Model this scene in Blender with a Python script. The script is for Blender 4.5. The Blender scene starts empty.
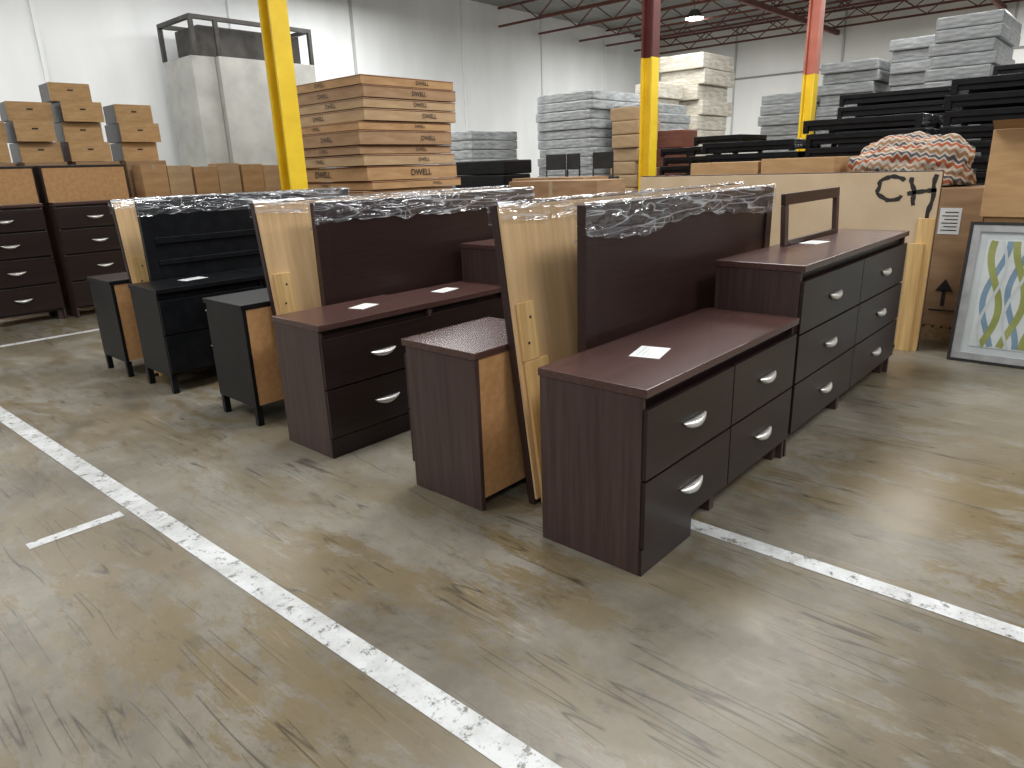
import bpy, bmesh, math, random
from mathutils import Vector as V, Matrix, noise
random.seed(7)
SC=bpy.context.scene
COL=SC.collection
try: SC.view_settings.view_transform='Standard'
except Exception: pass

# ---------------------------------------------------------------- materials
def newmat(n):
    m=bpy.data.materials.new(n); m.use_nodes=True
    nt=m.node_tree; b=nt.nodes["Principled BSDF"]
    return m,nt,b
def N(nt,t,**k):
    n=nt.nodes.new(t)
    for a,v in k.items(): setattr(n,a,v)
    return n
def ramp(nt,fac,stops):
    r=N(nt,"ShaderNodeValToRGB"); e=r.color_ramp.elements
    while len(e)<len(stops): e.new(0.5)
    for i,(p,c) in enumerate(stops):
        e[i].position=p; e[i].color=(c[0],c[1],c[2],1) if not isinstance(c,(int,float)) else (c,c,c,1)
    nt.links.new(fac,r.inputs[0]); return r
def noise_tex(nt,scale,vec=(1,1,1),detail=4,rough=.55,dist=0,rot=0):
    tc=N(nt,"ShaderNodeTexCoord"); mp=N(nt,"ShaderNodeMapping"); mp.inputs['Scale'].default_value=vec; mp.inputs['Rotation'].default_value=(0,0,rot)
    nt.links.new(tc.outputs['Object'],mp.inputs[0])
    n=N(nt,"ShaderNodeTexNoise"); n.inputs['Scale'].default_value=scale; n.inputs['Detail'].default_value=detail
    n.inputs['Roughness'].default_value=rough; n.inputs['Distortion'].default_value=dist
    nt.links.new(mp.outputs[0],n.inputs['Vector']); return n
def bump(nt,b,src,s=.2,d=.01):
    bp=N(nt,"ShaderNodeBump"); bp.inputs['Strength'].default_value=s; bp.inputs['Distance'].default_value=d
    nt.links.new(src,bp.inputs['Height']); nt.links.new(bp.outputs[0],b.inputs['Normal'])
def mat_noise(name,c1,c2,scale=8,vec=(1,1,1),rough=.5,metal=0,bs=0,detail=3,spec=None):
    m,nt,b=newmat(name); n=noise_tex(nt,scale,vec,detail)
    r=ramp(nt,n.outputs[0],[(.32,c1),(.68,c2)]); nt.links.new(r.outputs[0],b.inputs['Base Color'])
    b.inputs['Roughness'].default_value=rough; b.inputs['Metallic'].default_value=metal
    if spec is not None: b.inputs['Specular IOR Level'].default_value=spec
    if bs: bump(nt,b,n.outputs[0],bs,.004)
    return m
M={}
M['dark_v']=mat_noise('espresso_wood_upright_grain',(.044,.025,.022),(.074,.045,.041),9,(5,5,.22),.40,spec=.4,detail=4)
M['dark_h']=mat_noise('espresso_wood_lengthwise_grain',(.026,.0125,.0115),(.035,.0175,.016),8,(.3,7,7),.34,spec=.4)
M['dark_top']=mat_noise('espresso_wood_top_with_sheen',(.058,.028,.024),(.088,.044,.039),8,(.3,7,7),.26,spec=.55)  # same espresso wood, reflected light put into a paler top colour
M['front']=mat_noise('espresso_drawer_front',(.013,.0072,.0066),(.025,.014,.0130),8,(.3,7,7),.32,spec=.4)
M['black']=mat_noise('black_laminate',(.0035,.004,.005),(.008,.009,.011),12,(1,1,1),.36,spec=.22)
M['blackfar']=mat_noise('black_wood',(.003,.003,.0035),(.010,.010,.012),6,(1,1,4),.4,spec=.2)
M['tan']=mat_noise('particleboard_backing',(.42,.225,.09),(.52,.295,.13),26,(1,1,1),.7,detail=5)
M['cream']=mat_noise('raw_board_backing',(.56,.37,.18),(.68,.47,.26),5,(5,5,.4),.65,detail=4)
M['pine']=mat_noise('raw_pine',(.52,.32,.12),(.72,.50,.22),3,(12,12,.5),.6,detail=4)
M['chboard']=mat_noise('pale_hardboard',(.50,.375,.24),(.58,.45,.30),3,(1,1,1),.6)
M['carton']=mat_noise('cardboard',(.30,.18,.095),(.41,.26,.145),3,(1,1,5),.8,detail=5)
M['carton2']=mat_noise('cardboard_light',(.40,.27,.15),(.50,.35,.20),3,(1,1,5),.8,detail=5)
M['carton3']=mat_noise('cardboard_orange',(.38,.22,.10),(.50,.31,.15),3,(1,1,5),.8,detail=5)
M['cartontan']=mat_noise('bright_tan_board',(.50,.30,.13),(.62,.40,.20),5,(1,1,5),.8)
M['tape']=mat_noise('packing_tape',(.42,.32,.20),(.50,.39,.26),4,(1,1,1),.25)
M['metal']=mat_noise('brushed_nickel',(.78,.77,.74),(.9,.89,.86),40,(1,1,1),.30,.75)
M['steel']=mat_noise('stainless_sheet',(.34,.34,.32),(.46,.46,.43),2,(1,1,1),.45,.3)
M['steeldark']=mat_noise('dark_steel_frame',(.03,.028,.025),(.06,.055,.05),4,(1,1,1),.5,.3)
M['yellow']=mat_noise('yellow_paint',(.76,.50,.015),(.88,.62,.03),3,(1,1,1),.45)
M['maroon']=mat_noise('maroon_paint',(.07,.012,.010),(.11,.02,.016),3,(1,1,1),.5)
M['redp']=mat_noise('faded_red_paint',(.42,.12,.08),(.54,.19,.13),3,(1,1,1),.5)
M['truss']=mat_noise('red_oxide_steel',(.10,.03,.022),(.17,.055,.04),5,(1,1,1),.6)
M['wall']=mat_noise('white_wall_paint',(.78,.81,.82),(.86,.89,.90),1.2,(1,1,.3),.75)
M['wall2']=mat_noise('white_wall_paint_aged',(.78,.79,.77),(.86,.87,.85),.8,(1,1,.4),.75)
M['ceil']=mat_noise('grey_metal_deck',(.20,.21,.20),(.30,.31,.30),3,(.2,8,1),.7)
M['conduit']=mat_noise('grey_conduit',(.42,.43,.42),(.52,.53,.52),3,(1,1,1),.5)
M['paper']=mat_noise('white_paper',(.78,.80,.80),(.86,.88,.88),3,(1,1,1),.5)
M['ink']=mat_noise('black_ink',(.012,.011,.010),(.025,.022,.02),9,(1,1,1),.6)
M['greywrap']=mat_noise('grey_wrapped_fabric',(.20,.215,.22),(.44,.46,.465),4,(1,1,5),.3,bs=.5)
M['whitewrap']=mat_noise('pale_wrapped_goods',(.42,.38,.30),(.70,.67,.60),4,(1,1,5),.35,bs=.5)
M['pallet']=mat_noise('pallet_wood',(.30,.19,.09),(.44,.30,.16),4,(1,6,6),.8)
M['silver']=mat_noise('silver_moulding',(.42,.43,.44),(.55,.56,.57),10,(1,1,1),.35,.5)
M['mat']=mat_noise('ivory_mat_board',(.46,.50,.51),(.52,.56,.57),6,(1,1,1),.3)
M['olive']=mat_noise('olive_print',(.22,.25,.07),(.32,.34,.12),6,(1,1,1),.35)
M['blue']=mat_noise('blue_print',(.14,.22,.30),(.20,.30,.40),6,(1,1,1),.35)
M['white2']=mat_noise('white_print',(.52,.56,.56),(.60,.64,.64),6,(1,1,1),.3)
M['chair']=mat_noise('black_vinyl',(.010,.010,.011),(.022,.022,.024),8,(1,1,1),.4)
M['redwood']=mat_noise('reddish_wood',(.12,.035,.02),(.19,.06,.035),5,(1,1,6),.4)

def wrapmat(name):
    m,nt,b=newmat(name); L=nt.links.new
    b.inputs['Base Color'].default_value=(.80,.83,.88,1); b.inputs['Roughness'].default_value=.15
    b.inputs['Specular IOR Level'].default_value=1.0
    def fold_highlight(sc,vec,dist,w,rot,off):  # pale streaks painted into the film as highlights along its wrinkles
        n=noise_tex(nt,sc,vec,1.5,.5,dist,rot)
        return ramp(nt,n.outputs[0],[(off-w,0.0),(off,1.0),(off+w*.4,0.0)])
    r1=fold_highlight(1.6,(.8,3,8),.5,.035,0,.50); r2=fold_highlight(1.9,(.6,3,9),.8,.028,0,.58)
    r3=fold_highlight(2.4,(1.6,2,2.6),1.0,.020,0,.45)
    a=N(nt,"ShaderNodeMath",operation='MAXIMUM'); L(r1.outputs[0],a.inputs[0]); L(r2.outputs[0],a.inputs[1])
    a2=N(nt,"ShaderNodeMath",operation='MAXIMUM'); L(a.outputs[0],a2.inputs[0]); L(r3.outputs[0],a2.inputs[1])
    f=N(nt,"ShaderNodeMath",operation='MULTIPLY_ADD'); f.inputs[1].default_value=.55; f.inputs[2].default_value=.05; L(a2.outputs[0],f.inputs[0])
    t=N(nt,"ShaderNodeBsdfTransparent"); mx=N(nt,"ShaderNodeMixShader")
    L(f.outputs[0],mx.inputs[0]); L(t.outputs[0],mx.inputs[1]); L(b.outputs[0],mx.inputs[2])
    g=N(nt,"ShaderNodeBsdfGlossy"); g.inputs['Roughness'].default_value=.07; g.inputs['Color'].default_value=(.95,.97,1,1)
    nb=noise_tex(nt,3.5,(1,3,6),2,.5,.8); bp=N(nt,"ShaderNodeBump"); bp.inputs['Strength'].default_value=.9; bp.inputs['Distance'].default_value=.03
    L(nb.outputs[0],bp.inputs['Height']); L(bp.outputs[0],g.inputs['Normal'])
    m2=N(nt,"ShaderNodeMixShader"); m2.inputs[0].default_value=.14
    L(mx.outputs[0],m2.inputs[1]); L(g.outputs[0],m2.inputs[2]); L(m2.outputs[0],nt.nodes["Material Output"].inputs[0]); return m
M['wrap']=wrapmat('clear_stretch_wrap')
def linemat():
    m,nt,b=newmat('worn_white_floor_paint')
    b.inputs['Roughness'].default_value=.45
    n0=noise_tex(nt,5,(1,1,1),5,.7); r0=ramp(nt,n0.outputs[0],[(.3,(.42,.43,.42)),(.6,(.66,.68,.69))]); nt.links.new(r0.outputs[0],b.inputs['Base Color'])
    n=noise_tex(nt,14,(1,1,1),6,.8); r=ramp(nt,n.outputs[0],[(.36,0.1),(.46,1.0)])
    t=N(nt,"ShaderNodeBsdfTransparent"); mx=N(nt,"ShaderNodeMixShader")
    nt.links.new(r.outputs[0],mx.inputs[0]); nt.links.new(t.outputs[0],mx.inputs[1]); nt.links.new(b.outputs[0],mx.inputs[2])
    nt.links.new(mx.outputs[0],nt.nodes["Material Output"].inputs[0]); return m
M['line']=linemat()
def floormat():
    m,nt,b=newmat('worn_sealed_concrete')
    L=nt.links.new
    n1=noise_tex(nt,.9,(1,1,1),7,.7,.3); r1=ramp(nt,n1.outputs[0],[(.32,(.125,.108,.080)),(.48,(.198,.178,.140)),(.66,(.270,.253,.212))])
    n2=noise_tex(nt,2.0,(1.25,.42,1),8,.80,.35,.12); r2=ramp(nt,n2.outputs[0],[(.48,0.0),(.52,.85),(.7,1.0)])
    n2b=noise_tex(nt,.45,(1,1,1),3); r2b=ramp(nt,n2b.outputs[0],[(.40,.30),(.60,.95)])
    mf=N(nt,"ShaderNodeMath",operation='MULTIPLY'); L(r2.outputs[0],mf.inputs[0]); L(r2b.outputs[0],mf.inputs[1])
    mx=N(nt,"ShaderNodeMixRGB"); mx.inputs[2].default_value=(.165,.120,.050,1); L(mf.outputs[0],mx.inputs[0]); L(r1.outputs[0],mx.inputs[1])
    n6=noise_tex(nt,.75,(1,.55,1),5,.6,1.2,.7); r6=ramp(nt,n6.outputs[0],[(.30,.55),(.47,1.0)])
    m0=N(nt,"ShaderNodeMixRGB",blend_type='MULTIPLY'); m0.inputs[0].default_value=1; L(mx.outputs[0],m0.inputs[1]); L(r6.outputs[0],m0.inputs[2])
    n3=noise_tex(nt,9,(1,.4,1),6,.85,.1,.5); r3=ramp(nt,n3.outputs[0],[(.30,.55),(.46,1.0),(.60,1.0),(.72,1.2)])
    m2=N(nt,"ShaderNodeMixRGB",blend_type='MULTIPLY'); m2.inputs[0].default_value=1; L(m0.outputs[0],m2.inputs[1]); L(r3.outputs[0],m2.inputs[2])
    last=m2.outputs[0]
    for ang,sx,sy,sc,w,lo,dk,se in ((.35,1,.05,5,.006,.54,.38,0),(1.3,1,.06,6,.006,.56,.35,7),(-.6,1,.045,7,.006,.52,.45,13),(2.3,1,.05,5,.005,.57,.35,21),(.9,1,.04,8,.005,.52,1.35,33)):
        tc=N(nt,"ShaderNodeTexCoord"); mp=N(nt,"ShaderNodeMapping"); mp.inputs['Rotation'].default_value=(0,0,ang)
        mp.inputs['Scale'].default_value=(sx,sy,1); mp.inputs['Location'].default_value=(se,se*.7,0)
        L(tc.outputs['Object'],mp.inputs[0])
        nn=N(nt,"ShaderNodeTexNoise"); nn.inputs['Scale'].default_value=sc; nn.inputs['Detail'].default_value=2; L(mp.outputs[0],nn.inputs['Vector'])
        rr=ramp(nt,nn.outputs[0],[(.5-w,1.0),(.5,0.0),(.5+w,1.0)])
        nm=noise_tex(nt,1.1+.23*(se%5),(1,1,1),3,.6,.4,ang)
        rn=ramp(nt,nm.outputs[0],[(lo-.01,1.0),(lo+.04,.0)])
        mm=N(nt,"ShaderNodeMath",operation='MAXIMUM'); L(rr.outputs[0],mm.inputs[0]); L(rn.outputs[0],mm.inputs[1])
        rc=ramp(nt,mm.outputs[0],[(0,dk),(1,1.0)])
        m3=N(nt,"ShaderNodeMixRGB",blend_type='MULTIPLY'); m3.inputs[0].default_value=1; L(last,m3.inputs[1]); L(rc.outputs[0],m3.inputs[2]); last=m3.outputs[0]
    L(last,b.inputs['Base Color'])
    r4=ramp(nt,n2.outputs[0],[(.40,.48),(.52,.32),(.7,.26)]); L(r4.outputs[0],b.inputs['Roughness'])
    bump(nt,b,n3.outputs[0],.08,.005)
    b.inputs['Specular IOR Level'].default_value=.55
    return m
M['floor']=floormat()
def chevron():
    m,nt,b=newmat('chevron_fabric'); L=nt.links.new
    tc=N(nt,"ShaderNodeTexCoord"); s=N(nt,"ShaderNodeSeparateXYZ"); L(tc.outputs['Object'],s.inputs[0])
    pp=N(nt,"ShaderNodeMath",operation='PINGPONG'); pp.inputs[1].default_value=.035; L(s.outputs['Y'],pp.inputs[0])
    a=N(nt,"ShaderNodeMath",operation='ADD'); L(pp.outputs[0],a.inputs[0])
    ax=N(nt,"ShaderNodeMath",operation='MULTIPLY_ADD'); ax.inputs[1].default_value=.7; L(s.outputs['X'],ax.inputs[0]); L(s.outputs['Z'],ax.inputs[2]); L(ax.outputs[0],a.inputs[1])
    q=N(nt,"ShaderNodeMath",operation='MULTIPLY'); q.inputs[1].default_value=5.5; L(a.outputs[0],q.inputs[0])
    f=N(nt,"ShaderNodeMath",operation='FRACT'); L(q.outputs[0],f.inputs[0])
    r=ramp(nt,f.outputs[0],[(0,(.42,.38,.32)),(.2,(.30,.08,.03)),(.4,(.42,.38,.32)),(.50,(.07,.065,.07)),(.68,(.40,.37,.32)),(.8,(.26,.15,.08))]); r.color_ramp.interpolation='CONSTANT'
    L(r.outputs[0],b.inputs['Base Color']); b.inputs['Roughness'].default_value=.9; return m
M['chev']=chevron()
def emis(name,c,s):
    m,nt,b=newmat(name); b.inputs['Emission Color'].default_value=(*c,1); b.inputs['Emission Strength'].default_value=s; return m
M['lamp']=emis('lamp_glow',(1,.98,.94),25)

# ---------------------------------------------------------------- builders
def link(o,parent=None):
    COL.objects.link(o)
    if parent is not None: o.parent=parent
    return o
def thing(name,label,cat,loc,rot=(0,0,0),group=None):
    e=bpy.data.objects.new(name,None); e.location=loc; e.rotation_euler=rot; e.empty_display_size=.1
    e["label"]=label; e["category"]=cat
    if group: e["group"]=group
    return link(e)
def boxes_mesh(name,bl,bev=.003):
    bm=bmesh.new()
    for (x0,x1,y0,y1,z0,z1) in bl:
        r=bmesh.ops.create_cube(bm,size=1)
        for v in r['verts']:
            v.co=V(((x0+x1)/2+v.co.x*(x1-x0),(y0+y1)/2+v.co.y*(y1-y0),(z0+z1)/2+v.co.z*(z1-z0)))
    if bev:
        bmesh.ops.bevel(bm,geom=bm.edges[:],offset=bev,segments=2,affect='EDGES',profile=.6)
    me=bpy.data.meshes.new(name); bm.to_mesh(me); bm.free(); return me
def bx(name,parent,x0,x1,y0,y1,z0,z1,mat,bev=.003,label=None):
    cx,cy,cz=(x0+x1)/2,(y0+y1)/2,(z0+z1)/2
    me=boxes_mesh(name,[(x0-cx,x1-cx,y0-cy,y1-cy,z0-cz,z1-cz)],bev)
    me.materials.append(M[mat]); o=bpy.data.objects.new(name,me); o.location=(cx,cy,cz)
    if label: o["label"]=label
    return link(o,parent)
def mb(name,parent,bl,mat,bev=.003,loc=(0,0,0)):
    me=boxes_mesh(name,bl,bev); me.materials.append(M[mat]); o=bpy.data.objects.new(name,me); o.location=loc
    return link(o,parent)
def raw(name,parent,verts,faces,mat,smooth=False,loc=(0,0,0)):
    me=bpy.data.meshes.new(name); me.from_pydata(verts,[],faces); me.update()
    if isinstance(mat,str): me.materials.append(M[mat])
    if smooth:
        for p in me.polygons: p.use_smooth=True
    o=bpy.data.objects.new(name,me); o.location=loc; return link(o,parent)
def struct(o): 
    o["kind"]="structure"; return o

def handle_mesh(w=.19,h=.044,d=.034):
    vs=[];fs=[];nu=16;nv=6
    for i in range(nu+1):
        u=-1+2*i/nu; hw=h*max(.05,(1-u*u))**.8/2; cz=-.020*(1-u*u)+.010
        for j in range(nv+1):
            a=math.pi*j/nv
            vs.append((u*w/2,-d*(.25+.75*(1-u*u))*math.sin(a)-.001,cz-hw*math.cos(a)))
    for i in range(nu):
        for j in range(nv):
            a=i*(nv+1)+j; fs.append((a,a+nv+1,a+nv+2,a+1))
    for i in range(nu):
        a=i*(nv+1); fs.append((a,a+nv,a+nv+1+nv,a+nv+1))
    me=bpy.data.meshes.new('handle'); me.from_pydata(vs,[],fs); me.update(); me.materials.append(M['metal'])
    for p in me.polygons: p.use_smooth=True
    return me
HM=handle_mesh()

def dresser(loc,W,Dp,H,cols,rows,label,cat="dresser",style='brown',name='dresser',skirt=.42,group=None,handles=True):
    t=thing(name,label,cat,loc,group=group)
    br=style=='brown'
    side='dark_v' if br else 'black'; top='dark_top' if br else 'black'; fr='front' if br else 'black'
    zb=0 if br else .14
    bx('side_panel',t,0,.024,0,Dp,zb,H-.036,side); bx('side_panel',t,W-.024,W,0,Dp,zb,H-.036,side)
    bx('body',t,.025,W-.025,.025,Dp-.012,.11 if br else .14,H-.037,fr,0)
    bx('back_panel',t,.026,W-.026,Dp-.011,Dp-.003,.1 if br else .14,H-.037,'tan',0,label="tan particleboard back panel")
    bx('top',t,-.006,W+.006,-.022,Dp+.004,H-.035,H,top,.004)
    cw=W/cols
    for c in range(cols):
        for (z0,z1) in rows:
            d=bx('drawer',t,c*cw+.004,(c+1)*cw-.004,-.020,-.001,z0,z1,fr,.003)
            if handles:
                h=bpy.data.objects.new('handle',HM); h["label"]="brushed nickel leaf-shaped pull"
                h.location=(0,-.0105,0); link(h,d)
    if br:
        if skirt: bx('base_skirt',t,.0,skirt,-.012,.0-.001,.0,rows[-1][0]-.006,fr)
        for i in range(cols):
            x=(i+1)*cw; bx('foot',t,x-.075,x-.026,.03,.09,0,.109,side)
            bx('foot',t,x-.075,x-.026,Dp-.1,Dp-.04,0,.109,side)
        bx('foot',t,.03,.09,Dp-.1,Dp-.04,0,.109,side)
    else:
        for x in (0.0,W-.045):
            for y in (.0,Dp-.045):
                bx('leg',t,x,x+.045,y,y+.045,0,.139,'black')
    return t
def nightstand(loc,W,Dp,H,label,style='brown',group=None):
    t=thing('nightstand',label,'nightstand',loc,group=group)
    br=style=='brown'; side='dark_v' if br else 'black'; top='dark_top' if br else 'black'; fr='front' if br else 'black'
    zb=0 if br else .13
    bx('side_panel',t,0,.026,0,Dp,zb,H-.034,side); bx('side_panel',t,W-.026,W,0,Dp,zb,H-.034,side)
    bx('back_panel',t,.027,W-.027,.004,.014,.06 if br else .14,H-.035,'tan',0,label="tan particleboard back panel")
    bx('body',t,.028,W-.028,.016,Dp-.03,.1 if br else .14,H-.036,fr,0)
    bx('top',t,-.008,W+.008,-.006,Dp+.022,H-.033,H,top,.004)
    n=2
    for i in range(n):
        z0=.13+i*(H-.2)/n
        d=bx('drawer',t,.004,W-.004,Dp+.001,Dp+.02,z0,z0+(H-.2)/n-.008,fr)
        h=bpy.data.objects.new('handle',HM); h.rotation_euler=(0,0,math.pi); h.location=(0,.0105,0); h["label"]="brushed nickel leaf-shaped pull"; link(h,d)
    if not br:
        for x in (0,W-.042):
            for y in (0,Dp-.042): bx('leg',t,x,x+.042,y,y+.042,0,.129,'black')
    else:
        bx('foot',t,.03,.1,Dp-.09,Dp-.03,0,.099,side); bx('foot',t,W-.1,W-.03,Dp-.09,Dp-.03,0,.099,side)
    return t
def wrap(parent,x0,x1,y0,y1,zt,drop,seed,lift=.012):
    nx=int((x1-x0)/.022); vs=[];fs=[]
    prof=[('f',1),('f',.8),('f',.6),('f',.4),('f',.2),('f',.03),('t',.0),('t',.5),('t',1),('b',.1),('b',.5),('b',1)]
    for i in range(nx+1):
        x=x0-.012+(x1-x0+.024)*i/nx
        edge=drop*(.80+.40*noise.noise(V((x*1.3,seed,0)))+.14*noise.noise(V((x*9,seed,3))))
        for j,(k,q) in enumerate(prof):
            nn=noise.noise(V((x*5,j*1.0,seed)))*.010+noise.noise(V((x*16,j*1.6,seed)))*.006
            if k=='f': p=(x,y0-.006-abs(nn)*(1+q),zt-edge*q+.002+nn*.6)
            elif k=='t': p=(x,y0+(y1-y0)*q,zt+lift+nn*lift*90*.012)
            else: p=(x,y1+.006+abs(nn),zt-drop*q)
            vs.append(p)
    m=len(prof)
    for i in range(nx):
        for j in range(m-1):
            a=i*m+j; fs.append((a,a+m,a+m+1,a+1))
    o=raw('plastic_wrap',parent,vs,fs,'wrap',smooth=True); o["label"]="crinkled clear stretch wrap over the top edge"; return o
LEAN=-.13
def headboard_dark(loc,W,H,label,style='brown',seed=1,group=None):
    t=thing('headboard',label,'headboard',loc,group=group)
    a='dark_h' if style=='brown' else 'black'
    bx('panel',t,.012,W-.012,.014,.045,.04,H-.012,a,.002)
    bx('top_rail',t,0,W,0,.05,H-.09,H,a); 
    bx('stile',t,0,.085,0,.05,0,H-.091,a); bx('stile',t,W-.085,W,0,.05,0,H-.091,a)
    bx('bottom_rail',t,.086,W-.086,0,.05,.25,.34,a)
    if style!='brown':
        bx('middle_rail',t,.086,W-.086,-.006,.05,1.10,1.15,a); bx('middle_rail',t,.086,W-.086,-.006,.05,.93,.97,a)
    wrap(t,0,W,0,.05,H,.17,seed)
    return t
def headboard_back(loc,W,H,label,seed=1,group=None):
    t=thing('headboard',label,'headboard',loc,rot=(LEAN,0,0),group=group)
    bx('back_panel',t,.008,W-.008,.0,.012,.03,H-.008,'cream',.001,label="raw tan board back")
    bx('front_panel',t,0,W,.013,.05,0,H,'dark_h')
    bx('leg_board',t,.035,.20,-.022,-.001,.0,.72,'pine',label="raw pine leg board")
    bx('cleat',t,.03,.15,-.018,-.001,.722,1.0,'pine',label="short pine cleat")
    bx('screw',t,.07,.082,-.021,-.0185,.80,.812,'steeldark',0); bx('screw',t,.10,.112,-.021,-.0185,.92,.932,'steeldark',0)
    wrap(t,0,W,-.01,.05,H,.09,seed)
    return t
def paper(loc,rz=0,s=(.21,.15)):
    me=boxes_mesh('paper_sheet',[(-s[0]/2,s[0]/2,-s[1]/2,s[1]/2,0,.0012)],0); me.materials.append(M['paper'])
    o=bpy.data.objects.new('paper_sheet',me); o.location=loc; o.rotation_euler=(0,0,rz); o["label"]="white printed paper sheet lying on a furniture top"; o["category"]="paper"; o["group"]="paper sheets on the furniture"
    link(o)
    bl=[]
    for k in range(5):
        y=s[1]/2-.03-k*.022; bl.append((-s[0]/2+.02,s[0]/2-.02-.03*(k%3),y,y+.003,.0012,.0016))
    mb('printed_lines',o,bl,'silver',0)
    return o

# ---------------------------------------------------------------- room shell
XW,YW,ZC=28.0,16.5,6.5
o=raw('floor',None,[(-9,-9,0),(XW,-9,0),(XW,YW,0),(-9,YW,0)],[(0,1,2,3)],'floor'); struct(o)
o=bx('wall_back',None,-9,XW+.2,YW,YW+.2,0,ZC,'wall',0); struct(o)
o=bx('wall_right',None,XW,XW+.2,-9,YW,0,ZC,'wall2',0); struct(o)
o=bx('ceiling',None,-9,XW+.2,-9,YW+.2,ZC,ZC+.15,'ceil',0); struct(o)
k=1
for x,m_ in ((4.9,'wall'),(8.9,'wall'),(12.3,'conduit'),(16.4,'wall'),(20.2,'wall'),(24,'wall')):
    o=bx('trim_%d'%k,None,x,x+.07,YW-.05,YW-.001,0,ZC,m_,.005); struct(o); k+=1
for y in (-6,-1,4,9,13):
    o=bx('trim_%d'%k,None,XW-.05,XW-.001,y,y+.07,0,ZC,'conduit',.005); struct(o); k+=1
o=bx('trim_%d'%k,None,XW-.06,XW-.001,-9,YW-.06,4.6,4.66,'ceil',.005); struct(o); k+=1
def fquad(p):
    global k
    o=raw('trim_%d'%k,None,[(a,b,.002) for a,b in p],[(0,1,2,3)],'line'); struct(o); k+=1
fquad([(1.10,.2),(1.205,.2),(1.055,7.0),(.95,7.0)])
fquad([(2.60,-3.5),(2.69,-3.5),(2.69,1.95),(2.60,1.95)])
fquad([(.58,3.55),(.99,3.55),(.99,3.62),(.58,3.62)])
fquad([(-.5,8.58),(2.6,8.58),(2.6,8.68),(-.5,8.68)])

# ---------------------------------------------------------------- row one (brown)
R2=[(.425,.715),(.125,.415)]
R3=[(.705,.985),(.43,.695),(.14,.42)]
Y1=1.28
dresser((2.13,Y1,0),1.51,.50,.80,2,R2,"espresso low dresser with four silver-pull drawers beside a taller dresser")
dresser((3.655,Y1-.005,0),2.06,.47,1.07,2,R3,"tall espresso dresser with six silver-pull drawers ending the row",skirt=0)
paper((2.60,1.53,.8001),.25,(.19,.135))
paper((4.72,1.58,1.0701),-.1,(.2,.12))
nightstand((2.135,2.165,0),.62,.49,.80,"espresso nightstand with its tan back showing beside a leaning headboard",group="brown nightstands turned around")
headboard_back((2.345,1.995,0),2.6,1.455,"leaning headboard turned around showing raw board and pine legs")
headboard_dark((2.56,1.85,0),2.10,1.43,"plastic-wrapped espresso headboard standing against the low dresser",seed=1)
t=thing('open_frame',"dark brown wooden open frame standing on the tall dresser",'frame',(4.42,1.66,1.071),rot=(-.06,0,0))
mb('rail',t,[(0,1.02,0,.03,.25,.32)],'dark_h'); mb('rail',t,[(.061,.959,0,.03,0,.03)],'dark_h')
mb('post',t,[(0,.06,0,.03,0,.249)],'dark_v'); mb('post',t,[(.96,1.02,0,.03,0,.249)],'dark_v')

# ---------------------------------------------------------------- row two (brown)
Y2=3.32
dresser((2.06,Y2,0),.84,.47,.80,1,R2,"espresso two-drawer chest with silver pulls and a paper on top",skirt=.84,name='dresser')
dresser((2.916,Y2+.03,0),.73,.45,.79,1,R2,"espresso two-drawer chest standing against the taller dresser",skirt=0)
dresser((3.66,Y2+.01,0),2.0,.47,1.07,2,R3,"tall espresso dresser standing between two headboards",skirt=0)
paper((2.56,3.56,.8001),.3,(.17,.11)); paper((3.29,3.60,.7901),.2,(.19,.11))
nightstand((2.07,4.18,0),.60,.50,.82,"black nightstand on short legs with its tan back showing",style='black',group="black nightstands turned around")
headboard_back((2.26,4.01,0),2.4,1.455,"leaning headboard turned around with raw board face by black nightstand",seed=5)
headboard_dark((2.49,3.88,0),2.12,1.43,"plastic-wrapped espresso headboard standing behind the two-drawer chests",seed=6)

# ---------------------------------------------------------------- row three (black)
Y3=5.40
dresser((2.03,Y3,0),.86,.50,.82,1,[(.47,.73),(.17,.46)],"black laminate chest on short legs in the black row",style='black')
dresser((2.906,Y3+.01,0),1.5,.49,.82,2,[(.47,.73),(.17,.46)],"long black laminate dresser on short legs beside the black chest",style='black')
paper((2.45,5.70,.8201),.2,(.2,.12))
nightstand((2.0,6.22,0),.58,.50,.82,"black nightstand on short legs standing beyond the black headboard",style='black',group="black nightstands turned around")
headboard_back((2.14,6.045,0),2.1,1.46,"leaning headboard turned around next to the black headboard",seed=9)
headboard_dark((2.22,5.94,0),2.0,1.46,"plastic-wrapped black headboard with horizontal rails by black dressers",style='black',seed=10)

# ---------------------------------------------------------------- cartons
def carton(x0,x1,y0,y1,z0,z1,label,mat='carton',tape=True,hole=False,group=None,name='carton'):
    t=thing(name,label,'box',((x0+x1)/2,(y0+y1)/2,z0),group=group)
    w,d,h=x1-x0,y1-y0,z1-z0
    bx('box_body',t,-w/2,w/2,-d/2,d/2,0,h,mat,.006)
    if tape:
        mb('tape',t,[(-w/2-.002,w/2+.002,-.03,.03,h*.82,h+.001)] if w<d else [(-.03,.03,-d/2-.002,d/2+.002,h*.82,h+.001)],'tape',0)
    return t
def ribbon(name,parent,pts,w,mat,plane='x',off=0.0):
    vs=[];fs=[]
    P=[V(p) for p in pts]
    for i,p in enumerate(P):
        ww=w*(1+.25*math.sin(i*2.3)) if name=='marker_letter' else w
        d=(P[min(i+1,len(P)-1)]-P[max(i-1,0)]).normalized(); n=V((-d.y,d.x))*ww/2
        for q in (p+n,p-n):
            vs.append((off,q.x,q.y) if plane=='x' else (q.x,off,q.y))
    for i in range(len(P)-1): fs.append((2*i,2*i+1,2*i+3,2*i+2))
    return raw(name,parent,vs,fs,mat)
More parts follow.
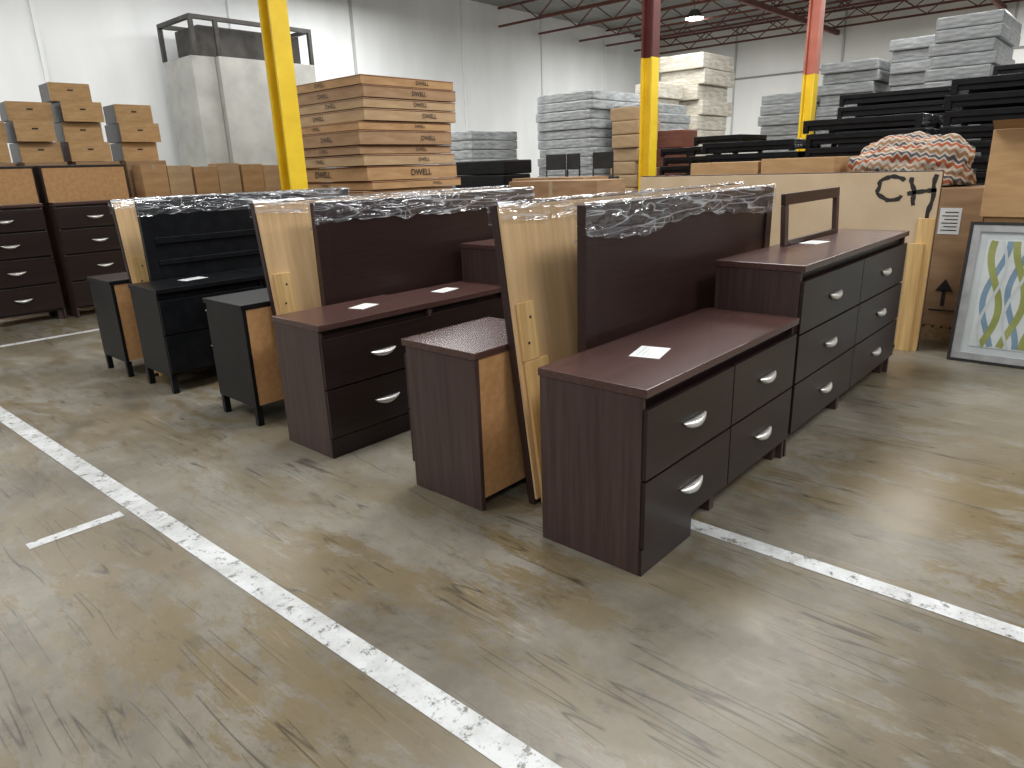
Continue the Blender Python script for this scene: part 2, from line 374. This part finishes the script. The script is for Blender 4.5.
def text(parent,s,size,loc,rot,mat='ink',name='printed_text'):
    c=bpy.data.curves.new('txt','FONT'); c.body=s; c.size=size; c.align_x='CENTER'; c.align_y='CENTER'; c.offset=size*.01
    o=bpy.data.objects.new('txt',c); COL.objects.link(o); bpy.context.view_layer.update()
    me=bpy.data.meshes.new_from_object(o.evaluated_get(bpy.context.evaluated_depsgraph_get())); bpy.data.objects.remove(o)
    me.materials.clear(); me.materials.append(M[mat])
    q=bpy.data.objects.new(name,me); q.location=loc; q.rotation_euler=rot; return link(q,parent)

def pallet(x0,x1,y0,y1,z0=0):
    t=thing('pallet',"weathered wooden pallet under stacked goods",'pallet',(x0,y0,z0))
    w,d=x1-x0,y1-y0; bl=[]
    n=7
    for i in range(n):
        a=d*i/n; bl.append((0,w,a,a+d/n*.75,.11,.13))
    mb('deck_boards',t,bl,'pallet',.002)
    mb('stringers',t,[(a,a+.05,0,d,0,.109) for a in (0,w/2-.025,w-.05)],'pallet',.002)
    return t
pallet(6.02,7.7,8.02,9.7)
z=.131
heights=[.27,.27,.25,.25,.20,.12,.20,.15,.12,.19,.12,.16,.13,.16,.13]
for i,h in enumerate(heights):
    jx=random.uniform(-.10,.10); jy=random.uniform(-.05,.05)
    c=carton(6+jx,7.68+jx,8+jy,9.7+jy,z,z+h-.012,"flat brown cardboard carton in a tall printed stack",mat=('carton','carton2','carton3')[(i*2+i//3)%3],tape=False,group="flat cartons stacked by the yellow column")
    if z>1.1:
        s_=random.uniform(.42,.6)
        text(c,"DWELL",h*s_,(random.uniform(.1,.5),-.85-.0125,h*.45),(math.pi/2,0,0))
        text(c,"DWELL",h*s_,(-.84-.0125,random.uniform(-.4,.3),h*.45),(math.pi/2,0,-math.pi/2))
        mb('dark_band',c,[(-.842,.842,-.8525,-.8505,h-.03,h-.020),(-.8425,-.8405,-.85,.85,h-.03,h-.020)],'redwood',0)
    z+=h

# ---------------------------------------------------------------- CH board
t=thing('panel_board',"large pale hardboard panel marked CH in black marker",'board',(6.5,1.25,0))
bx('board',t,.0,.02,0,2.75,.03,1.46,'chboard',.002)
bx('edge_frame',t,.021,.06,0,2.75,0,1.47,'dark_v')
bx('leg_board',t,-.02,-.001,.0,.12,0,1.10,'pine',label="raw pine leg board")
bx('leg_board',t,-.045,-.021,.05,.16,0,.9,'pine',label="raw pine leg board")
def S(u): return u-1.25
C=[]
for a in range(38,325,13):
    r=math.radians(a); C.append((S(1.60)-.105*math.cos(r)+.01*math.sin(a*.1),1.335+.095*math.sin(r)))
ribbon('marker_letter',t,C,.032,'ink',off=-.0015)
def stroke(p,q,n=8,bow=.008):
    return [(p[0]+(q[0]-p[0])*i/n+bow*math.sin(i*1.1),p[1]+(q[1]-p[1])*i/n+bow*math.sin(math.pi*i/n)) for i in range(n+1)]
for s in (stroke((S(1.46),1.42),(S(1.42),1.20)),stroke((S(1.285),1.44),(S(1.31),1.09)),stroke((S(1.48),1.29),(S(1.27),1.32),bow=.005)): ribbon('marker_letter',t,s,.032,'ink',off=-.002)

carton(7.0,7.95,1.50,2.62,0,1.33,"large brown cardboard carton standing by the pale panel",mat='carton3')
carton(7.0,7.95,2.66,3.78,0,1.33,"large brown cardboard carton standing by the pale panel",mat='carton3')
carton(7.05,7.9,2.25,2.95,1.332,1.60,"brown carton lying on larger cartons",mat='carton3')
carton(7.05,7.9,2.98,3.72,1.332,1.58,"brown carton lying on larger cartons",mat='carton3')
pallet(6.98,7.55,.98,1.46)
t=carton(7.0,7.5,1.0,1.44,.131,1.315,"tall brown carton with up arrow and shipping label",mat='carton')
ribbon('printed_arrow',t,[(-.02,.18),(-.02,.32)],.03,'ink',off=-.2565)
raw('printed_arrow',t,[(-.2565,-.09,.31),(-.2565,.05,.31),(-.2565,-.02,.42)],[(0,1,2)],'ink')
ribbon('printed_arrow',t,[(-.12,.14),(.08,.14)],.015,'ink',off=-.2565)
mb('shipping_label',t,[(-.254,-.251,-.06,.10,.80,1.02)],'paper',0)
mb('printed_lines',t,[(-.2555,-.2542,-.04,.08-.02*(q%2),.83+q*.03,.838+q*.03) for q in range(6)],'ink',0)
carton(6.75,7.4,.05,.96,0,1.10,"brown carton standing behind the framed picture",mat='carton3')
t=carton(6.72,7.38,.10,.99,1.102,1.76,"open brown carton sitting on another carton",mat='carton3')
raw('flap',t,[(-.33,-.44,.66),(-.33,.44,.66),(-.47,.44,.72),(-.47,-.44,.72)],[(0,1,2,3)],'carton3')
def blob(name,label,cat,cen,rad,mat,seed):
    bm=bmesh.new(); bmesh.ops.create_icosphere(bm,subdivisions=6,radius=1)
    for v in bm.verts:
        p=v.co.copy(); k_=1+.25*noise.noise(p*1.7+V((seed,0,0)))+.16*noise.noise(p*3.6+V((seed,1,0)))+.05*noise.noise(p*9)
        v.co=V((p.x*rad[0]*k_,p.y*rad[1]*k_,max(0,(p.z*k_+.25))*rad[2]))
    me=bpy.data.meshes.new(name); bm.to_mesh(me); bm.free(); me.materials.append(M[mat])
    for p in me.polygons: p.use_smooth=True
    o=bpy.data.objects.new(name,me); o.location=cen; o["label"]=label; o["category"]=cat; return link(o)
blob('blanket',"bundled zigzag patterned blanket in orange, cream and black",'blanket',(7.35,1.66,1.332),(.34,.50,.34),'chev',3)

# framed picture
t=thing('framed_picture',"framed abstract print of wavy green and blue ribbons",'picture',(6.36,.10,0),rot=(0,.10,0))
W,Hh=.90,1.09
def fr(name,m,a,b,x0,x1):
    mb(name,t,[(x0,x1,a,W-a,a,b),(x0,x1,a,W-a,Hh-b,Hh-a),(x0,x1,a,b,b,Hh-b),(x0,x1,W-b,W-a,b,Hh-b)],m,.002)
fr('outer_frame','ink',0,.022,-.01,.03); fr('silver_moulding','silver',.022,.075,-.004,.03)
mb('mat_board',t,[(.010,.016,.075,W-.075,.075,Hh-.075)],'mat',0)
mb('print_sheet',t,[(.006,.0095,.13,W-.13,.13,Hh-.13)],'white2',0)
for c in range(4):
    for m,ph,w in (('olive',0,.046),('blue',2.6,.040),('mat',4.0,.02)):
        pts=[]
        for q in range(49):
            zz=.14+q*(Hh-.28)/48; pts.append((.225+c*.15+.055*math.sin(zz*7+ph+c*.6),zz))
        ribbon('wavy_ribbon',t,pts,w,m,off=.0052-.0004*(1 if m=='blue' else 2 if m=='olive' else 3))

# ---------------------------------------------------------------- columns
def column(x,y,w,mats,label):
    t=thing('column',label,'column',(x,y,0))
    h=w/2
    for (z0,z1,m) in mats:
        mb('painted_section',t,[(-h,h,-h,-h+.03,z0,z1),(-h,h,h-.03,h,z0,z1),(-.02,.02,-h+.031,h-.031,z0,z1)],m,.002)
    mb('base_plate',t,[(-h-.06,-h-.001,-h-.06,h+.06,0,.025),(h+.001,h+.06,-h-.06,h+.06,0,.025)],'steeldark',0)
    return t
column(4.55,7.45,.22,[(0,ZC-.001,'yellow')],"yellow painted steel column beside the carton stack")
column(10,6.03,.20,[(0,3.12,'yellow'),(3.121,ZC-.001,'maroon')],"steel column painted yellow below and maroon above")
column(13,4.68,.20,[(0,2.95,'yellow'),(2.951,ZC-.001,'redp')],"steel column painted yellow below and faded red above")

# ---------------------------------------------------------------- left chests
RC=[(1.08,1.32),(.78,1.06),(.46,.76),(.14,.44)]
LC="espresso tall chest with silver pulls near the white wall"
dresser((1.75,9.72,0),.82,.5,1.38,1,RC,LC,name='chest_of_drawers',cat='chest of drawers',skirt=0,group="tall chests")
dresser((2.66,9.62,0),.84,.5,1.38,1,RC,"espresso tall chest with silver pulls and tan case on top",name='chest_of_drawers',cat='chest of drawers',skirt=0,group="tall chests")
dresser((.85,9.72,0),.82,.5,1.38,1,RC,LC,name='chest_of_drawers',cat='chest of drawers',skirt=0,group="tall chests")
def tanpanel(x0,x1,y,z0,z1):
    t=thing('drawer_box',"tan particleboard case with dark sides on a chest",'box',(x0,y,z0),group="tan cases on the tall chests")
    w=x1-x0
    bx('back_panel',t,.02,w-.02,0,.012,.0,z1-z0-.03,'tan',.001); bx('case',t,0,w,.013,.4,0,z1-z0,'front')
tanpanel(2.62,3.56,9.68,1.381,1.80); tanpanel(1.72,2.58,9.75,1.381,1.80)
def tanbox(x0,x1,y0,y1,z0,z1):
    t=thing('drawer_unit',"small tan box with dark sides and hand hole in a pile",'box',((x0+x1)/2,y0,z0),group="tan boxes piled by the wall")
    w=(x1-x0)/2; h=z1-z0
    bx('front_panel',t,-w,w,0,.02,0,h,'cartontan',.003); bx('case',t,-w+.004,w-.004,.021,y1-y0,.004,h-.004,'redwood' if random.random()<.3 else 'front')
    mb('hand_hole',t,[(-.035,.035,-.003,-.0005,h*.58,h*.66)],'ink',0)
for ci,(x0,x1,n) in enumerate([(2.06,2.62,3),(2.72,3.20,2),(3.30,3.84,3),(3.92,4.46,3)]):
    for (a,b) in ((0,.93),(.931,1.86)):
        carton(x0,x1,10.6,11.2,a,b,"large brown carton at the bottom of a pile",mat='carton',tape=False,group="large cartons under the tan boxes")
    z=1.862
    for q in range(n):
        j=random.uniform(-.04,.04)
        w_=(x1-x0)*random.uniform(.86,.98)
        tanbox(x0+j,x0+j+w_,10.6+.12*((q+ci)%2),11.15,z,z+.245)
        z+=.247
tanbox(3.2,3.68,10.7,11.1,2.605,2.83); tanbox(2.70,3.2,10.75,11.1,2.358,2.59)
carton(4.48,5.25,10.2,10.9,0,1.38,"large brown carton supporting smaller cartons",mat='carton'); carton(5.27,6.15,10.2,10.9,0,1.38,"large brown carton supporting smaller cartons",mat='carton')
carton(3.7,4.45,10.0,10.55,0,1.38,"large brown carton supporting smaller cartons",mat='carton')
for i in range(6):
    x=3.95+i*.36 
    carton(x,x+.34,10.22+.03*(i%2),10.52,1.382,1.80-.02*(i%3),"upright tan carton in a row of cartons",mat='carton2' if i%2 else 'carton3',tape=True,group="upright cartons in a row")
carton(6.22,6.6,10.0,10.6,0,1.85,"tall tan carton at the end of the row",mat='carton')
# stainless enclosure
t=thing('metal_cabinet',"tall stainless steel enclosure with open dark frame on top",'cabinet',(7.05,14.5,0))
bx('body',t,0.5,2.75,.1,1.6,0,3.95,'steel'); bx('side_cover',t,0.0,.49,.25,1.5,0,3.95,'steel')
for (a,b) in ((0,0.1),(2.67,.1),(0,1.5),(2.67,1.5),(.5,.1),(1.6,.1)):
    bx('frame_post',t,a,a+.08,b,b+.08,3.951,4.60,'steeldark')
mb('frame_rail',t,[(0,2.75,.1,.18,4.60,4.68),(0,2.75,1.5,1.58,4.60,4.68),(0,.08,.18,1.5,4.60,4.68),(2.67,2.75,.18,1.5,4.60,4.68)],'steeldark')
bx('fan_housing',t,.3,2.6,.4,1.45,3.952,4.55,'steeldark')

# ---------------------------------------------------------------- far wrapped stacks
def stack(x0,x1,y0,y1,ztop,th,mat,label,group,name='wrapped_mattress',cat='mattress',z0=.131,jit=.05):
    pallet(x0,x1,y0,y1)
    z=z0; me=None
    n=max(1,int(round((ztop-z0)/th))); th=(ztop-z0)/n
    for i in range(n):
        if me is None:
            me=boxes_mesh(name,[(-(x1-x0)/2,(x1-x0)/2,-(y1-y0)/2,(y1-y0)/2,.002,th-.004)],min(.03,th*.2)); me.materials.append(M[mat])
        o=bpy.data.objects.new(name,me); o.location=((x0+x1)/2+random.uniform(-jit,jit),(y0+y1)/2+random.uniform(-jit,jit),z)
        o["label"]=label; o["category"]=cat; o["group"]=group; link(o); z+=th
G1="plastic-wrapped grey mattresses on pallets"
lab="grey plastic-wrapped mattress stacked on a pallet"
stack(14,16,9.95,11.6,3.25,.21,'greywrap',lab,G1)
stack(14.7,16.3,8.7,9.75,2.9,.21,'greywrap',lab,G1)
stack(12,13.6,11.9,13.1,2.45,.21,'greywrap',lab,G1)
stack(12.2,13.1,7.62,8.2,2.65,.25,'carton2',"pale tan box stacked on a pallet","tan boxes stacked on pallets",name='carton',cat='box')
W2="pale plastic-wrapped furniture bundle on a pallet"
stack(18,19.8,9.3,10.6,4.3,.38,'whitewrap',W2,"pale wrapped bundles",name='wrapped_bundle',cat='bundle',jit=.1)
stack(16.6,17.8,9.75,10.5,3.55,.38,'whitewrap',W2,"pale wrapped bundles",name='wrapped_bundle',cat='bundle',jit=.06)
stack(16,18,5.8,6.8,2.95,.21,'greywrap',lab,G1)
stack(16.1,18,4.5,5.6,3.45,.21,'greywrap',lab,G1)
stack(16.2,18,3.5,4.3,3.75,.21,'greywrap',lab,G1)
stack(15,17,2.35,3.35,3.85,.21,'greywrap',lab,G1)
stack(15,17,.5,2.2,2.9,.21,'greywrap',lab,G1)
# black stacked tables
def table_stack(x0,x1,y0,y1,heights,group,wrapped=0,seed=0):
    z=0; w,d=(x1-x0)/2,(y1-y0)/2; cache={}
    for i,th in enumerate(heights):
        if th not in cache:
            top=boxes_mesh('table_top',[(-w,w,-d,d,th-.075,th-.010)],.006)
            apr=boxes_mesh('apron',[(-w+.03,w-.03,-d+.03,-d+.06,th*.18,th-.076),(-w+.03,-w+.06,-d+.061,d-.03,th*.18,th-.076),(w-.06,w-.03,-d+.061,d-.03,th*.18,th-.076)],.003)
            leg=boxes_mesh('leg',[(-.03,.03,-.03,.03,0,th-.076)],.003)
            for me in (top,apr,leg): me.materials.append(M['blackfar'])
            cache[th]=(top,apr,leg)
        top,apr,leg=cache[th]
        t=thing('coffee_table',"low black wooden table in a tall stack",'table',((x0+x1)/2+random.uniform(-.04,.04),(y0+y1)/2+random.uniform(-.05,.05),z),group=group)
        link(bpy.data.objects.new('table_top',top),t); link(bpy.data.objects.new('apron',apr),t)
        for a in (-1,1):
            for b in (-1,1):
                l=bpy.data.objects.new('leg',leg); l.location=(a*(w-.031),b*(d-.031),0); link(l,t)
        if i>=len(heights)-wrapped: wrap(t,-w,w,-d,d,th-.012,th*.75,seed+i,lift=.004)
        z+=th
GB="black tables stacked beyond the cartons"
B=[.62,.62]
table_stack(9.3,10.3,3.45,4.7,B+[.15]*4,GB,1,31)
table_stack(9.2,10.2,2.0,3.3,B+[.16]*5,GB,2,2)
table_stack(9.2,10.2,.35,1.85,B+[.16]*7,GB,3,4)
table_stack(9.2,10.2,-1.3,.2,B+[.16]*7,GB,3,15)
table_stack(10.9,11.9,4.95,5.75,B+[.15]*5,GB)
table_stack(11.3,12.3,5.95,6.55,B+[.15]*4,GB)
table_stack(12.8,13.8,2.4,4.1,B+[.19]*7,GB,2,8)
table_stack(12.5,13.5,.2,2.0,B+[.19]*8,GB,2,9)

carton(9.2,9.9,6.7,8.2,0,1.42,"brown carton near the stacked chairs",mat='carton')
carton(8.0,8.7,5.6,7.2,0,1.40,"brown carton standing beyond the wrapped headboards",mat='carton')
stack(10.4,11.2,9.4,10.8,1.75,.25,'blackfar',"black flat carton on a pallet","black flat goods",name='flat_box',cat='box')
def chair(x,y,z,rz,label):
    t=thing('chair',label,'chair',(x,y,z),rot=(0,0,rz),group="black chairs piled near the columns")
    bx('seat',t,-.2,.2,-.2,.2,.42,.48,'chair',.015); bx('backrest',t,-.19,.19,.17,.2,.62,.9,'chair',.012)
    for a in (-.18,.18):
        bx('leg',t,a-.015,a+.015,-.19,-.16,0,.419,'steeldark'); bx('leg',t,a-.015,a+.015,.17,.2,0,.419,'steeldark')
        bx('back_post',t,a-.012,a+.012,.172,.198,.481,.619,'steeldark')
table_stack(10.6,11.5,7.1,9.1,[.46,.46],GB)
for (x,y,r) in ((10.85,7.4,1.9),(10.9,7.98,1.3),(10.85,8.55,2.3)):
    chair(x,y,.911,r,"black chair set on stacked black tables")
stack(12.6,13.2,6.85,7.4,2.2,.35,'redwood',"reddish wooden crate in a pile","reddish wooden crates",name='crate',cat='crate',jit=.02)

# ---------------------------------------------------------------- ceiling trusses & lamps
def truss_mesh():
    me=boxes_mesh('ceiling_truss',[(-.035,.035,-9,YW-.1,5.86,5.92),(-.035,.035,-9,YW-.1,6.38,6.44)],0); bm=bmesh.new(); bm.from_mesh(me)
    y=-9; up=False
    while y<YW-1.2:
        a=V((0,y,5.9 if not up else 6.4)); b=V((0,y+.7,6.4 if not up else 5.9)); d=b-a
        r=bmesh.ops.create_cube(bm,size=1); rot=d.to_track_quat('Z','Y').to_matrix()
        for v in r['verts']:
            v.co=rot@V((v.co.x*.03,v.co.y*.03,v.co.z*d.length))+(a+b)/2
        y+=.7; up=not up
    bm.to_mesh(me); bm.free(); me.materials.append(M['truss']); return me
TM=truss_mesh()
for x in (18,20,22.3,24,26,27.5):
    o=bpy.data.objects.new('ceiling_truss',TM); o.location=(x,0,0); o["label"]="red oxide open-web steel roof truss under the ceiling"; o["category"]="truss"; o["group"]="roof trusses"; link(o)
for y in (-1,4.3,9.2):
    o=bx('roof_beam',None,8,XW-.01,y,y+.10,5.70,5.855,'truss'); o["label"]="red oxide steel beam running under the roof trusses"; o["category"]="beam"; o["group"]="roof beams"

def lamp(x,y,power,size):
    z=5.9
    t=thing('high_bay_lamp',"round white high-bay lamp hanging from the ceiling",'lamp',(x,y,z),group="high-bay ceiling lamps")
    for nm,r0,r1,z0,z1,m in (('lamp_shade',.30,.12,.0,.24,'steeldark'),('lamp_glow',.26,.26,-.02,.03,'lamp')):
        bm=bmesh.new(); bmesh.ops.create_cone(bm,cap_ends=(nm=='lamp_glow'),segments=28,radius1=r0,radius2=r1,depth=z1-z0)
        me=bpy.data.meshes.new(nm); bm.to_mesh(me); bm.free(); me.materials.append(M[m]); o=bpy.data.objects.new(nm,me); o.location=(0,0,(z0+z1)/2); link(o,t)
    bx('hanging_rod',t,-.01,.01,-.01,.01,.241,.599,'steeldark',0)
    l=bpy.data.lights.new('area','AREA'); l.shape='DISK'; l.size=size; l.energy=power; l.color=(1,.992,.975)
    lo=bpy.data.objects.new('lamp_light',l); lo.location=(x,y,z-.08); COL.objects.link(lo)
for (x,y,p,s) in ((-3,-2.5,200,3),(-2,4.5,180,3),(-3,11.5,230,4),(3.2,-3,220,3),(4.4,3.4,235,2.6),(1.2,13.3,190,4.5),(6.5,12.8,190,4.5),(9.5,-2.5,290,3),(9.5,4.2,270,3),(11,13.2,330,4),(16,3.2,290,3),(16,8.8,290,3),(22,11.7,440,3),(24,2.5,400,3)):
    lamp(x,y,p,s)
w=bpy.data.worlds.new('World'); SC.world=w; w.use_nodes=True
w.node_tree.nodes['Background'].inputs[0].default_value=(.96,.98,1,1); w.node_tree.nodes['Background'].inputs[1].default_value=.42

# ---------------------------------------------------------------- camera
D=V((75,2200,690)).normalized()
X=V((648,-232,690)); X=(X-D*X.dot(D)).normalized()
Y=-(D.cross(X)).normalized()
right=V((X.x,Y.x,-D.x)); down=V((X.y,Y.y,-D.y)); fwd=V((X.z,Y.z,-D.z))
m=Matrix.Identity(4)
for i in range(3):
    m[i][0]=right[i]; m[i][1]=-down[i]; m[i][2]=-fwd[i]
m[0][3],m[1][3],m[2][3]=0,0,1.6
cd=bpy.data.cameras.new('camera'); cd.sensor_width=36; cd.lens=690/1024*36; cd.clip_end=200
co=bpy.data.objects.new('camera',cd); co.matrix_world=m; COL.objects.link(co); SC.camera=co
